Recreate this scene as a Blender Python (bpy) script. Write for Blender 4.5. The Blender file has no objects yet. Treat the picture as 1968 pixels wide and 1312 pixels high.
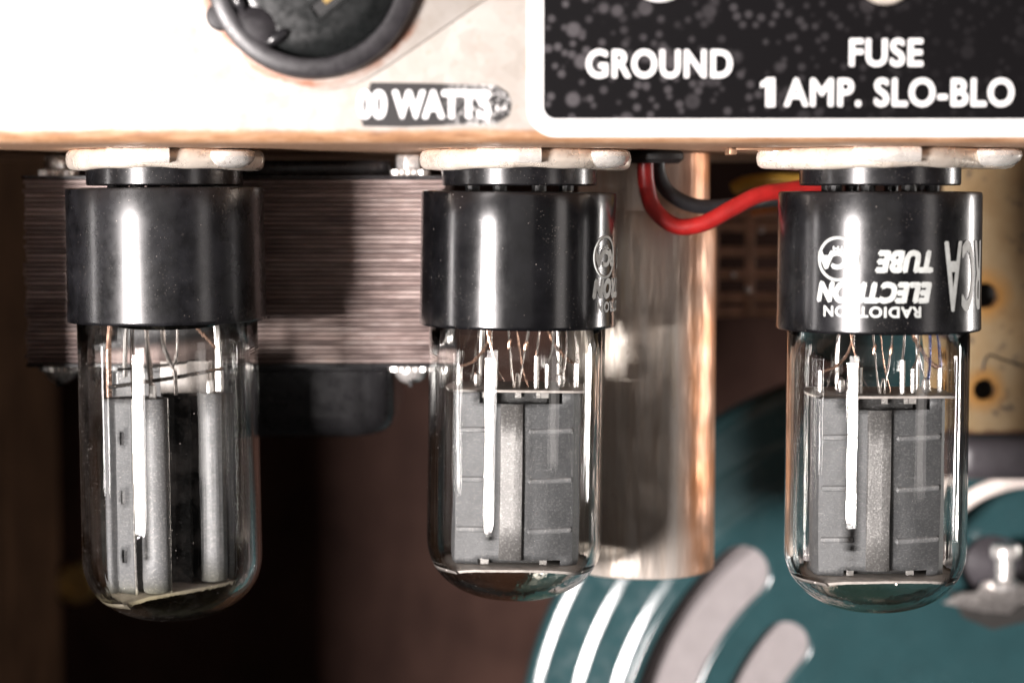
import bpy, bmesh, math, random
from mathutils import Vector, Matrix
random.seed(7)
R = math.radians
PI = math.pi
C = bpy.context.scene.collection
# ------------------------------------------------------------------ camera (1 unit = 1 cm)
FPX, HZ, D0 = 4000.0, 370.0, 35.0            # focal length in photo pixels, horizon row, distance to the middle tube
PITCH = math.atan((656 - HZ) / FPX)
scn = bpy.context.scene
cam_d = bpy.data.cameras.new('camera')
cam = bpy.data.objects.new('camera', cam_d); C.objects.link(cam)
cam.location = (0, -D0, 0)
cam.rotation_euler = (PI / 2 - PITCH, 0, 0)
cam_d.sensor_width = 36
cam_d.lens = FPX / 1968 * 36
cam_d.clip_start = 0.5; cam_d.clip_end = 500
cam_d.dof.use_dof = True
cam_d.dof.focus_distance = D0 - 1.1
cam_d.dof.aperture_fstop = 0.108
scn.camera = cam
# ------------------------------------------------------------------ light
w = bpy.data.worlds.new('World'); scn.world = w; w.use_nodes = True
w.node_tree.nodes['Background'].inputs[0].default_value = (0.95, 0.88, 0.86, 1)
w.node_tree.nodes['Background'].inputs[1].default_value = 0.018

def area(name, az, el, dist, sx, sy, power, col, aim=(0, 0, -1.5)):
    l = bpy.data.lights.new(name, 'AREA'); l.shape = 'RECTANGLE'; l.size = sx; l.size_y = sy
    l.energy = power; l.color = col
    o = bpy.data.objects.new(name, l); C.objects.link(o)
    a, e = R(az), R(el)
    p = Vector(aim) + Vector((math.sin(a) * math.cos(e), -math.cos(a) * math.cos(e), math.sin(e))) * dist
    o.location = p
    o.rotation_euler = (Vector(aim) - p).to_track_quat('-Z', 'Y').to_euler()
    return o
area('key_softbox', -35, -6.2, 68, 14, 15.5, 140000, (1.0, 0.93, 0.91))
area('added_fill', 50, 4, 80, 16, 40, 4500, (1.0, 0.92, 0.88))  # added fill, stands in for light bounced from the right
area('added_strip_right', 109, -3, 52, 3.0, 18, 11000, (1.0, 0.94, 0.90))  # added strip lamp for bright streaks along the right glass edges
area('added_strip_left', -82, -3, 46, 1.8, 14, 1700, (1.0, 0.94, 0.92))  # added strip lamp that draws edge streaks on the left of the bulbs
area('added_front_fill', 3, 7, 78, 38, 26, 1700, (1.0, 0.93, 0.90))  # added front fill to brighten the can
scn.view_settings.view_transform = 'Standard'
scn.view_settings.look = 'None'
scn.view_settings.exposure = 0
cy = scn.cycles
cy.max_bounces = 14; cy.transparent_max_bounces = 40; cy.transmission_bounces = 12; cy.glossy_bounces = 8
cy.use_denoising = True
cy.sample_clamp_indirect = 20.0
cy.blur_glossy = 0.0

# ------------------------------------------------------------------ helpers
F_ = Vector((0, math.cos(PITCH), -math.sin(PITCH))); U_ = Vector((0, math.sin(PITCH), math.cos(PITCH)))
def P(u, v, Y):
    """world point at depth Y that stands at photo pixel (u, v): used to read real positions off the photo"""
    d = F_ * FPX + Vector((1, 0, 0)) * (u - 984) - U_ * (v - 656)
    t = (Y + D0) / d.y
    return Vector((0, -D0, 0)) + d * t

def link(o, parent=None):
    C.objects.link(o)
    if parent is not None: o.parent = parent
    return o

def tag(o, label=None, cat=None, group=None, kind=None):
    if label: o['label'] = label
    if cat: o['category'] = cat
    if group: o['group'] = group
    if kind: o['kind'] = kind
    return o

def thing(name, label, cat, loc=(0, 0, 0), group=None, rot=(0, 0, 0)):
    o = bpy.data.objects.new(name, None); link(o)
    o.empty_display_size = 0.3
    o.location = loc; o.rotation_euler = rot
    return tag(o, label, cat, group)

class MB:
    """collects shapes and links them as one mesh object"""
    def __init__(s): s.v = []; s.f = []; s.s = []
    def add(s, vs, fs, smooth=False):
        n = len(s.v); s.v += [Vector(v) for v in vs]
        for f in fs: s.f.append([i + n for i in f]); s.s.append(smooth)
    def box(s, x0, x1, y0, y1, z0, z1):
        s.add([(x0, y0, z0), (x1, y0, z0), (x1, y1, z0), (x0, y1, z0), (x0, y0, z1), (x1, y0, z1), (x1, y1, z1), (x0, y1, z1)],
              [(0, 3, 2, 1), (4, 5, 6, 7), (0, 1, 5, 4), (1, 2, 6, 5), (2, 3, 7, 6), (3, 0, 4, 7)])
    def lathe(s, prof, n=64, o=(0, 0, 0), axis='z', smooth=True):
        """prof: (r, h) from one end to the other; r = 0 closes"""
        o = Vector(o); rings = []; vs = []
        def pt(r, h, a):
            if axis == 'z': return o + Vector((r * math.sin(a), -r * math.cos(a), h))
            return o + Vector((r * math.cos(a), h, r * math.sin(a)))
        for r, h in prof:
            if r < 1e-6: rings.append([len(vs)]); vs.append(pt(0, h, 0))
            else:
                rings.append(list(range(len(vs), len(vs) + n)))
                vs += [pt(r, h, 2 * PI * k / n) for k in range(n)]
        fs = []
        for a, b in zip(rings, rings[1:]):
            for k in range(n):
                k2 = (k + 1) % n
                if len(a) == 1 and len(b) == 1: break
                if len(a) == 1: fs.append((a[0], b[k2], b[k]))
                elif len(b) == 1: fs.append((a[k], a[k2], b[0]))
                else: fs.append((a[k], a[k2], b[k2], b[k]))
        s.add(vs, fs, smooth)
    def tube(s, pts, r, n=8, caps=True, smooth=True):
        pts = [Vector(p) for p in pts]; rs = r if isinstance(r, (list, tuple)) else [r] * len(pts)
        vs = []; fs = []
        t0 = (pts[1] - pts[0]).normalized()
        ref = Vector((0, 0, 1)) if abs(t0.z) < 0.9 else Vector((1, 0, 0))
        nrm = t0.cross(ref).normalized()
        for i, p in enumerate(pts):
            t = (pts[min(i + 1, len(pts) - 1)] - pts[max(i - 1, 0)]).normalized()
            nrm = (nrm - t * nrm.dot(t)).normalized(); b = t.cross(nrm)
            for k in range(n):
                a = 2 * PI * k / n
                vs.append(p + (nrm * math.cos(a) + b * math.sin(a)) * rs[i])
        for i in range(len(pts) - 1):
            for k in range(n):
                k2 = (k + 1) % n
                fs.append((i * n + k, i * n + k2, (i + 1) * n + k2, (i + 1) * n + k))
        if caps:
            fs.append(tuple(reversed(range(n)))); fs.append(tuple(range((len(pts) - 1) * n, len(pts) * n)))
        s.add(vs, fs, smooth)
    def prism(s, outline, z0, z1):
        n = len(outline)
        s.add([(x, y, z0) for x, y in outline] + [(x, y, z1) for x, y in outline],
              [tuple(reversed(range(n))), tuple(range(n, 2 * n))] + [(i, (i + 1) % n, n + (i + 1) % n, n + i) for i in range(n)])
    def build(s, name, mat, parent=None, bevel=0, seg=2, sharp=None, solid=0, fix=True):
        me = bpy.data.meshes.new(name)
        me.from_pydata([tuple(v) for v in s.v], [], s.f)
        bm = bmesh.new(); bm.from_mesh(me)
        for f, sm in zip(bm.faces, s.s): f.smooth = sm
        if fix: bmesh.ops.recalc_face_normals(bm, faces=bm.faces[:])
        if bevel:
            es = [e for e in bm.edges if len(e.link_faces) == 2 and e.calc_face_angle(0) > R(35)]
            bmesh.ops.bevel(bm, geom=es, offset=bevel, segments=seg, profile=0.5, affect='EDGES', clamp_overlap=True)
            for f in bm.faces: f.smooth = True
        bm.to_mesh(me); bm.free()
        me.set_sharp_from_angle(angle=R(sharp if sharp else 35))
        me.materials.append(mat)
        o = bpy.data.objects.new(name, me); link(o, parent)
        if solid:
            m = o.modifiers.new('thickness', 'SOLIDIFY'); m.thickness = solid; m.offset = 0
        return o

def bez(pts, n=10):
    """Catmull-Rom through points"""
    pts = [Vector(p) for p in pts]; out = []
    for i in range(len(pts) - 1):
        p0 = pts[max(i - 1, 0)]; p1 = pts[i]; p2 = pts[i + 1]; p3 = pts[min(i + 2, len(pts) - 1)]
        for k in range(n):
            t = k / n
            out.append(0.5 * ((2 * p1) + (p2 - p0) * t + (2 * p0 - 5 * p1 + 4 * p2 - p3) * t * t + (3 * p1 - p0 - 3 * p2 + p3) * t ** 3))
    out.append(pts[-1]); return out

def hull(circles, n=40):
    """convex outline round a set of (x, y, r)"""
    pts = []
    for x, y, r in circles:
        pts += [(x + r * math.cos(2 * PI * k / n), y + r * math.sin(2 * PI * k / n)) for k in range(n)]
    pts = sorted(set((round(a, 5), round(b, 5)) for a, b in pts))
    def half(ps):
        h = []
        for p in ps:
            while len(h) > 1 and (h[-1][0] - h[-2][0]) * (p[1] - h[-2][1]) - (h[-1][1] - h[-2][1]) * (p[0] - h[-2][0]) <= 1e-9: h.pop()
            h.append(p)
        return h
    a = half(pts); b = half(pts[::-1]); return a[:-1] + b[:-1]

def rrect(x0, x1, y0, y1, r, n=8):
    out = []
    for cx, cy_, a0 in ((x1 - r, y0 + r, -90), (x1 - r, y1 - r, 0), (x0 + r, y1 - r, 90), (x0 + r, y0 + r, 180)):
        for k in range(n + 1):
            a = R(a0 + 90 * k / n); out.append((cx + r * math.cos(a), cy_ + r * math.sin(a)))
    return out

def plate_with_holes(loops, half, bevel):
    """a flat plate in XY with holes: (verts, faces) of an extruded, bevelled outline"""
    cu = bpy.data.curves.new('outline', 'CURVE'); cu.dimensions = '2D'; cu.fill_mode = 'BOTH'
    cu.extrude = half; cu.bevel_depth = bevel; cu.bevel_resolution = 2
    for lp in loops:
        sp = cu.splines.new('POLY'); sp.points.add(len(lp) - 1); sp.use_cyclic_u = True
        for p, q in zip(sp.points, lp): p.co = (q[0], q[1], 0, 1)
    o = bpy.data.objects.new('outline', cu); C.objects.link(o)
    me = bpy.data.meshes.new_from_object(o.evaluated_get(bpy.context.evaluated_depsgraph_get()))
    vs = [v.co.copy() for v in me.vertices]; fs = [list(p.vertices) for p in me.polygons]
    bpy.data.objects.remove(o); bpy.data.curves.remove(cu); bpy.data.meshes.remove(me)
    return vs, fs

def text_mesh(body, wid, hei, bold=0.02, shear=0.0, space=1.0, cut=0):
    """flat lettering centred on the origin, exactly wid x hei"""
    cu = bpy.data.curves.new('lettering', 'FONT'); cu.body = body; cu.size = 1; cu.offset = bold
    cu.space_character = space; cu.resolution_u = 5
    o = bpy.data.objects.new('lettering', cu); C.objects.link(o)
    me = bpy.data.meshes.new_from_object(o.evaluated_get(bpy.context.evaluated_depsgraph_get()))
    bm = bmesh.new(); bm.from_mesh(me)
    bpy.data.objects.remove(o); bpy.data.curves.remove(cu); bpy.data.meshes.remove(me)
    for v in bm.verts: v.co.x += shear * v.co.y
    xs = [v.co.x for v in bm.verts]; ys = [v.co.y for v in bm.verts]
    x0, x1, y0, y1 = min(xs), max(xs), min(ys), max(ys)
    for v in bm.verts:
        v.co.x = ((v.co.x - x0) / (x1 - x0) - 0.5) * wid; v.co.y = ((v.co.y - y0) / (y1 - y0) - 0.5) * hei; v.co.z = 0
    if cut:
        for k in range(1, cut):
            bmesh.ops.bisect_plane(bm, geom=bm.verts[:] + bm.edges[:] + bm.faces[:], plane_co=(-wid / 2 + wid * k / cut, 0, 0), plane_no=(1, 0, 0))
    bm.verts.index_update()
    vs = [v.co.copy() for v in bm.verts]; fs = [[v.index for v in f.verts] for f in bm.faces]
    bm.free(); return vs, fs

# ------------------------------------------------------------------ materials
class NT:
    def __init__(s, name):
        s.m = bpy.data.materials.new(name); s.m.use_nodes = True; s.t = s.m.node_tree; s.n = s.t.nodes; s.n.clear()
        s.out = s.n.new('ShaderNodeOutputMaterial'); s.co = s.n.new('ShaderNodeTexCoord')
    def node(s, typ, **kw):
        n = s.n.new(typ)
        for k, v in kw.items(): setattr(n, k, v)
        return n
    def L(s, a, b): s.t.links.new(a, b)
    def put(s, sock, v):
        if hasattr(v, 'is_linked') or isinstance(v, bpy.types.NodeSocket): s.L(v, sock)
        else: sock.default_value = (*v, 1) if isinstance(v, tuple) and len(v) == 3 and sock.type == 'RGBA' else v
    def coords(s, scale=(1, 1, 1), loc=(0, 0, 0)):
        m = s.node('ShaderNodeMapping'); m.inputs['Scale'].default_value = scale; m.inputs['Location'].default_value = loc
        s.L(s.co.outputs['Object'], m.inputs[0]); return m.outputs[0]
    def noise(s, sc, detail=4, rough=0.55, scale=(1, 1, 1), dist=0, loc=(0, 0, 0)):
        n = s.node('ShaderNodeTexNoise'); s.L(s.coords(scale, loc), n.inputs['Vector'])
        n.inputs['Scale'].default_value = sc; n.inputs['Detail'].default_value = detail; n.inputs['Roughness'].default_value = rough
        n.inputs['Distortion'].default_value = dist
        return n.outputs[0]
    def voro(s, sc, scale=(1, 1, 1), rnd=1.0, out='Distance', loc=(0, 0, 0)):
        n = s.node('ShaderNodeTexVoronoi'); s.L(s.coords(scale, loc), n.inputs['Vector']); n.inputs['Scale'].default_value = sc
        n.inputs['Randomness'].default_value = rnd
        return n.outputs[out]
    def ramp(s, v, stops, interp='LINEAR'):
        r = s.node('ShaderNodeValToRGB'); s.L(v, r.inputs[0]); cr = r.color_ramp; cr.interpolation = interp
        while len(cr.elements) > 1: cr.elements.remove(cr.elements[-1])
        for i, (p, c) in enumerate(stops):
            c = (c, c, c) if not isinstance(c, tuple) else c
            e = cr.elements[0] if i == 0 else cr.elements.new(p)
            e.position = p; e.color = (*c, 1)
        return r.outputs[0]
    def math(s, op, a, b=0.0, c=0.0, clamp=False):
        n = s.node('ShaderNodeMath', operation=op); n.use_clamp = clamp
        for i, v in enumerate((a, b, c)): s.put(n.inputs[i], v)
        return n.outputs[0]
    def mix(s, f, a, b, blend='MIX'):
        n = s.node('ShaderNodeMix', data_type='RGBA', blend_type=blend)
        s.put(n.inputs[0], f); s.put(n.inputs[6], a); s.put(n.inputs[7], b); return n.outputs[2]
    def bump(s, h, strength=0.2, dist=0.02):
        n = s.node('ShaderNodeBump'); n.inputs['Strength'].default_value = strength; n.inputs['Distance'].default_value = dist
        s.L(h, n.inputs['Height']); return n.outputs[0]
    def pbr(s, col, rough=0.5, metal=0.0, normal=None, spec=0.5, coat=0.0, coat_rough=0.1, trans=0):
        b = s.node('ShaderNodeBsdfPrincipled')
        s.put(b.inputs['Base Color'], col); s.put(b.inputs['Roughness'], rough); s.put(b.inputs['Metallic'], metal)
        s.put(b.inputs['Specular IOR Level'], spec); s.put(b.inputs['Coat Weight'], coat); s.put(b.inputs['Coat Roughness'], coat_rough)
        if normal is not None: s.L(normal, b.inputs['Normal'])
        return b.outputs[0]
    def done(s, sh): s.L(sh, s.out.inputs[0]); return s.m
    def sep(s, v):
        n = s.node('ShaderNodeSeparateXYZ'); s.L(v, n.inputs[0]); return n.outputs

def plain(name, col, rough=0.5, metal=0.0, var=0.25, sc=3, bump=0.1, scale=(1, 1, 1), coat=0.0):
    t = NT(name)
    n = t.noise(sc, 5, 0.6, scale)
    f = t.ramp(n, [(0.3, 1 - var), (0.7, 1 + var)])
    c = t.mix(1.0, col, f, 'MULTIPLY')
    r = t.ramp(t.noise(sc * 2.3, 4, 0.6, scale), [(0.3, max(rough - 0.08, 0.03)), (0.7, min(rough + 0.1, 1))])
    return t.done(t.pbr(c, r, metal, t.bump(t.noise(sc * 6, 3, 0.6, scale), bump, 0.01), coat=coat))

def m_galvanised():
    t = NT('galvanised_steel')
    big = t.noise(0.9, 5, 0.6); sp = t.voro(4.5, out='Color')
    c = t.mix(0.5, t.ramp(big, [(0.3, (0.29, 0.25, 0.21)), (0.7, (0.45, 0.42, 0.385))]), t.ramp(t.sep(sp)[0], [(0, (0.34, 0.31, 0.275)), (1, (0.45, 0.42, 0.39))]))
    st = t.ramp(t.noise(7, 6, 0.7), [(0.56, 0.0), (0.74, 0.6)])
    c = t.mix(st, c, (0.36, 0.24, 0.16))
    # rust creeping up the folded edge (z of the fold is 0.72)
    x, y, z = t.sep(t.co.outputs['Object'])
    h = t.math('ADD', z, t.math('MULTIPLY', t.math('SUBTRACT', t.noise(1.4, 6, 0.7, (1, 1, 0.3)), 0.5), 0.16))
    edge = t.ramp(h, [(0.885, 1.0), (0.93, 0.0)])
    rust = t.ramp(t.noise(2.2, 7, 0.7, (0.6, 2, 3)), [(0.28, (0.16, 0.08, 0.045)), (0.48, (0.34, 0.18, 0.09)), (0.62, (0.46, 0.28, 0.17)), (0.75, (0.44, 0.16, 0.04))])
    c = t.mix(edge, c, rust)
    # brown dust on the underside
    under = t.ramp(z, [(0.725, 1.0), (0.75, 0.0)])
    dust = t.ramp(t.noise(22, 5, 0.75), [(0.35, (0.30, 0.16, 0.09)), (0.55, (0.48, 0.29, 0.18)), (0.72, (0.75, 0.60, 0.48))])
    c = t.mix(under, c, dust)
    rg = t.ramp(t.noise(5, 5, 0.6), [(0.3, 0.42), (0.7, 0.62)])
    mt = t.math('MULTIPLY', t.math('SUBTRACT', 1.0, edge), 0.35)
    return t.done(t.pbr(c, rg, mt, t.bump(t.noise(30, 5, 0.7), 0.25, 0.015)))

def m_bakelite(name, haze=0.5, seed=0):
    t = NT(name)
    l = (seed * 3.1, seed * 1.7, seed)
    cloud = t.ramp(t.noise(1.6, 6, 0.65, loc=l), [(0.40, 0.0), (0.75, 1.0)])
    c = t.mix(t.math('MULTIPLY', cloud, 0.045 * haze * 2), (0.003, 0.003, 0.0035), (0.20, 0.20, 0.23))
    spk = t.math('MULTIPLY', t.ramp(t.voro(9, loc=l), [(0.04, 1.0), (0.10, 0.0)]), t.ramp(t.noise(2.1, 3, loc=l), [(0.50, 0.0), (0.62, 0.7)]))
    spk2 = t.math('MULTIPLY', t.ramp(t.voro(22, loc=l), [(0.06, 1.0), (0.14, 0.0)]), t.ramp(t.noise(1.3, 4, loc=(5 + seed, 1, 1)), [(0.52, 0.0), (0.62, 0.6)]))
    smear = t.math('MULTIPLY', t.ramp(t.noise(14, 5, 0.8, loc=l), [(0.60, 0.0), (0.76, 1.0)]), t.ramp(t.noise(1.5, 4, loc=(2 + seed, 6, 1)), [(0.48, 0.0), (0.66, 0.30)]))
    sm = t.math('MAXIMUM', t.math('MAXIMUM', spk, smear), t.math('MULTIPLY', spk2, 0.6))
    c = t.mix(sm, c, (0.42, 0.36, 0.32))
    r = t.math('ADD', t.ramp(t.noise(2.4, 6, 0.7, (1, 1, 0.7), loc=l), [(0.3, 0.13 + 0.10 * haze), (0.75, 0.20 + 0.22 * haze)]), t.math('MULTIPLY', sm, 0.4))
    nm = t.bump(t.noise(40, 3, 0.6, (1, 1, 0.15)), 0.05, 0.004)
    return t.done(t.pbr(c, r, 0, nm, 0.5, coat=0.55 - 0.35 * haze, coat_rough=0.13 + 0.06 * haze))

def m_glass(name, dust=1.0, streak=1.0, amber=(0.78, 0.72, 0.62)):
    """blown glass with real wall thickness, dust and fine drawn-glass waviness"""
    t = NT(name)
    h = t.math('ADD', t.noise(3.2, 3, 0.5, (1.6, 1.6, 0.05)), t.math('MULTIPLY', t.noise(1.1, 2), 0.35))
    nm = t.bump(h, 0.09 * streak, 0.05)
    x, y, z = t.sep(t.co.outputs['Object'])
    low = t.node('ShaderNodeMapRange'); t.L(t.math('ADD', z, t.math('MULTIPLY', t.noise(1.0, 3), 0.6)), low.inputs['Value'])
    low.inputs['From Min'].default_value = -6.15; low.inputs['From Max'].default_value = -6.5
    m2 = t.node('ShaderNodeBsdfGlass'); m2.inputs['IOR'].default_value = 1.48; m2.inputs['Roughness'].default_value = 0.0
    t.L(nm, m2.inputs['Normal'])
    t.L(t.mix(low.outputs[0], (0.985, 0.988, 0.982), amber), m2.inputs[0])
    # dust: fine specks and a faint film
    s1 = t.math('MULTIPLY', t.ramp(t.voro(11), [(0.04, 1.0), (0.09, 0.0)]), t.ramp(t.noise(1.1, 4), [(0.45, 0.0), (0.6, 1.0)]))
    s2 = t.math('MULTIPLY', t.ramp(t.voro(34), [(0.05, 1.0), (0.12, 0.0)]), t.ramp(t.noise(0.9, 4, loc=(3, 3, 3)), [(0.50, 0.0), (0.7, 1.0)]))
    film = t.math('MULTIPLY', t.ramp(t.noise(1.0, 5, 0.7), [(0.45, 0.0), (0.8, 1.0)]), 0.010)
    d = t.math('MULTIPLY', t.math('ADD', t.math('MULTIPLY', t.math('MAXIMUM', s1, s2), 0.7), film), dust, clamp=True)
    df = t.node('ShaderNodeBsdfDiffuse'); df.inputs[0].default_value = (0.62, 0.56, 0.52, 1)
    m3 = t.node('ShaderNodeMixShader'); t.L(d, m3.inputs[0]); t.L(m2.outputs[0], m3.inputs[1]); t.L(df.outputs[0], m3.inputs[2])
    return t.done(m3.outputs[0])

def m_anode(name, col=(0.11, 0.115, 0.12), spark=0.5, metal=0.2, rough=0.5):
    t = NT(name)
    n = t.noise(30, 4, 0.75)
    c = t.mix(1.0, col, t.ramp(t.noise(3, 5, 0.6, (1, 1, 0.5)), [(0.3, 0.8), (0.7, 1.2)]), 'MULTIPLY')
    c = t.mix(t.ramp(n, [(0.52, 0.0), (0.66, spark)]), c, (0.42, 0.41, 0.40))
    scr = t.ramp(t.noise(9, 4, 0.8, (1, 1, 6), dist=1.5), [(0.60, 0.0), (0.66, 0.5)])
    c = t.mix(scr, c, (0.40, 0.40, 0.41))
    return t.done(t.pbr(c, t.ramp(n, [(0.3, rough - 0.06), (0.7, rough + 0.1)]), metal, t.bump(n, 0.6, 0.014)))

def m_can():
    t = NT('tarnished_aluminium')
    st = t.noise(1.3, 6, 0.65, (2.2, 2.2, 0.22), dist=0.4)
    c = t.ramp(st, [(0.28, (0.66, 0.53, 0.42)), (0.44, (0.82, 0.71, 0.61)), (0.60, (0.90, 0.82, 0.74)), (0.8, (0.82, 0.68, 0.52))])
    sp = t.ramp(t.noise(4, 6, 0.75), [(0.62, 0.0), (0.74, 0.7)])
    c = t.mix(sp, c, (0.22, 0.10, 0.05))
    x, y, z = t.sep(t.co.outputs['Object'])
    orange_reflection = t.math('MULTIPLY', t.ramp(x, [(0.50, 0.0), (0.85, 1.0)]), t.ramp(t.noise(0.55, 4, loc=(2, 0, 0)), [(0.3, 0.5), (0.6, 1.0)]))
    c = t.mix(t.math('MULTIPLY', orange_reflection, 0.85), c, (0.72, 0.26, 0.07))  # orange reflection on the right, painted into the metal colour
    r = t.ramp(t.noise(2.0, 5, 0.7, (1.5, 1.5, 0.3)), [(0.3, 0.32), (0.7, 0.48)])
    dent = t.math('ADD', t.noise(0.5, 2, loc=(4, 2, 0)), t.math('MULTIPLY', t.noise(2.0, 3, 0.5, (1.5, 1.5, 0.25)), 0.25))
    return t.done(t.pbr(c, r, 0.55, t.bump(dent, 0.45, 0.5)))

def m_label_black():
    t = NT('black_label_paint')
    big = t.math('MULTIPLY', t.ramp(t.voro(2.4), [(0.20, 1.0), (0.31, 0.0)]), t.ramp(t.noise(0.9, 3, loc=(3.0, 0, 0)), [(0.30, 0.15), (0.55, 0.85)]))
    sm = t.math('MULTIPLY', t.ramp(t.voro(5.5, loc=(1, 1, 1)), [(0.22, 1.0), (0.40, 0.0)]), t.ramp(t.noise(0.9, 3), [(0.30, 0.2), (0.55, 0.8)]))
    x, y, z = t.sep(t.co.outputs['Object'])
    fade = t.ramp(t.math('MULTIPLY', x, 0.1), [(0.08, 1.0), (0.60, 0.10)])
    d = t.math('MULTIPLY', t.math('MAXIMUM', big, sm), fade)
    c = t.mix(d, (0.005, 0.0045, 0.005), (0.085, 0.078, 0.082))
    return t.done(t.pbr(c, 0.5, 0, None, 0.08))

def m_worn_label():
    t = NT('worn_black_label')
    x, y, z = t.sep(t.co.outputs['Object'])
    n = t.noise(11, 5, 0.7)
    e1 = t.ramp(t.math('ADD', x, t.math('MULTIPLY', n, 0.35)), [(-0.0, 0.0), (0.35, 1.0)])
    far = t.ramp(t.math('ADD', t.math('ABSOLUTE', z), t.math('MULTIPLY', t.math('SUBTRACT', n, 0.5), 0.5)), [(0.22, 0.0), (0.34, 1.0)])
    right = t.ramp(t.math('MULTIPLY', t.math('ADD', x, 1.0), 0.5), [(0.55, 0.0), (0.85, 1.0)])
    chip = t.math('MULTIPLY', t.math('MULTIPLY', right, t.ramp(n, [(0.52, 0.0), (0.60, 1.0)])), 1.0)
    chip = t.math('MAXIMUM', chip, t.math('MULTIPLY', far, right))
    c = t.mix(chip, (0.018, 0.016, 0.016), (0.78, 0.76, 0.74))
    return t.done(t.pbr(c, 0.5))

def m_board():
    t = NT('stained_yellow_board')
    c = t.ramp(t.noise(0.7, 6, 0.65), [(0.3, (0.25, 0.15, 0.065)), (0.5, (0.34, 0.24, 0.125)), (0.7, (0.39, 0.30, 0.18))])
    blot = t.ramp(t.noise(2.6, 5, 0.7, loc=(7, 3, 2)), [(0.59, 0.0), (0.66, 0.85)])
    c = t.mix(blot, c, (0.07, 0.055, 0.05))
    ob = t.co.outputs['Object']
    for hx, hz, r in HOLES:
        v = t.node('ShaderNodeVectorMath', operation='DISTANCE'); t.L(ob, v.inputs[0]); v.inputs[1].default_value = (hx, -0.1, hz)
        dd = t.math('ADD', v.outputs['Value'], t.math('MULTIPLY', t.math('SUBTRACT', t.noise(5, 4), 0.5), 0.18))
        c = t.mix(t.ramp(dd, [(r * 1.0, 0.95), (r * 1.4, 0.7), (r * 2.4, 0.0)]), c, (0.42, 0.20, 0.04))
        c = t.mix(t.ramp(dd, [(r * 0.92, 0.9), (r * 1.12, 0.0)]), c, (0.05, 0.02, 0.01))
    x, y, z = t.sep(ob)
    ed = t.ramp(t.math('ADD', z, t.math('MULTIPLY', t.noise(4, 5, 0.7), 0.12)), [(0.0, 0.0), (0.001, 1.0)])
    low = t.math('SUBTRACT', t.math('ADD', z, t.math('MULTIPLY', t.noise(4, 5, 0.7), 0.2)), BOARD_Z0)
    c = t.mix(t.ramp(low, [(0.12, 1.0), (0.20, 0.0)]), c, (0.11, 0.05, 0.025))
    return t.done(t.pbr(c, 0.5, 0, t.bump(t.noise(9, 4), 0.1, 0.02)))

def m_lam():
    t = NT('rusty_lamination_steel')
    x, y, z = t.sep(t.co.outputs['Object'])
    oi = t.node('ShaderNodeObjectInfo')
    v = t.node('ShaderNodeCombineXYZ'); t.L(t.math('MULTIPLY', x, 0.35), v.inputs[0]); t.L(t.math('MULTIPLY', oi.outputs['Random'], 40), v.inputs[1]); t.L(z, v.inputs[2])
    n = t.node('ShaderNodeTexNoise'); t.L(v.outputs[0], n.inputs['Vector']); n.inputs['Scale'].default_value = 1.6; n.inputs['Detail'].default_value = 6; n.inputs['Roughness'].default_value = 0.7
    c = t.ramp(n.outputs[0], [(0.32, (0.09, 0.06, 0.055)), (0.5, (0.22, 0.16, 0.145)), (0.62, (0.34, 0.27, 0.25)), (0.76, (0.30, 0.16, 0.10))])
    c = t.mix(1.0, c, t.ramp(oi.outputs['Random'], [(0, 0.75), (1, 1.25)]), 'MULTIPLY')
    return t.done(t.pbr(c, t.ramp(n.outputs[0], [(0.3, 0.35), (0.7, 0.55)]), 0.35))

def m_wood(name, a, b):
    t = NT(name)
    n = t.noise(1.1, 6, 0.65, (1, 1, 0.25), dist=0.8)
    c = t.ramp(n, [(0.3, a), (0.7, b)])
    c = t.mix(t.ramp(t.noise(0.5, 4), [(0.35, 0.0), (0.7, 0.6)]), c, tuple(k * 1.7 for k in b))
    return t.done(t.pbr(c, 0.7, 0, t.bump(n, 0.15, 0.03), spec=0.08))

M = {}
M['galv'] = m_galvanised()
def m_plate():
    t = NT('outlet_plate_steel')
    c = t.ramp(t.noise(1.6, 6, 0.65), [(0.3, (0.34, 0.30, 0.26)), (0.7, (0.46, 0.43, 0.40))])
    v = t.node('ShaderNodeVectorMath', operation='LENGTH'); t.L(t.co.outputs['Object'], v.inputs[0])
    d = t.math('ADD', v.outputs['Value'], t.math('MULTIPLY', t.math('SUBTRACT', t.noise(1.6, 5, 0.7), 0.5), 0.28))
    ring = t.math('MULTIPLY', t.ramp(t.math('MULTIPLY', d, 0.5), [(0.74, 0.0), (0.775, 1.0), (0.80, 1.0), (0.845, 0.0)]), t.ramp(t.noise(1.1, 3, loc=(2, 0, 1)), [(0.35, 0.15), (0.6, 0.95)]))
    c = t.mix(ring, c, (0.24, 0.09, 0.045))
    return t.done(t.pbr(c, 0.5, 0.3, t.bump(t.noise(25, 4), 0.15, 0.01)))
M['plate'] = m_plate()
M['print'] = plain('white_paint', (0.86, 0.85, 0.84), 0.45, 0, 0.03, 3, 0.02)
M['black_label'] = m_label_black()
M['worn'] = m_worn_label()
M['outlet'] = plain('moulded_black_plastic', (0.007, 0.008, 0.008), 0.30, 0, 0.3, 4, 0.05)
M['outlet_rim'] = plain('greyer_black_plastic', (0.022, 0.020, 0.022), 0.38, 0, 0.35, 5, 0.08)  # greyer than the face plastic
M['brass'] = plain('brass_contact', (0.50, 0.34, 0.13), 0.35, 0.9, 0.3, 4)
M['screw'] = plain('rusty_screw_steel', (0.40, 0.24, 0.15), 0.4, 0.7, 0.3, 4)
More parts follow.
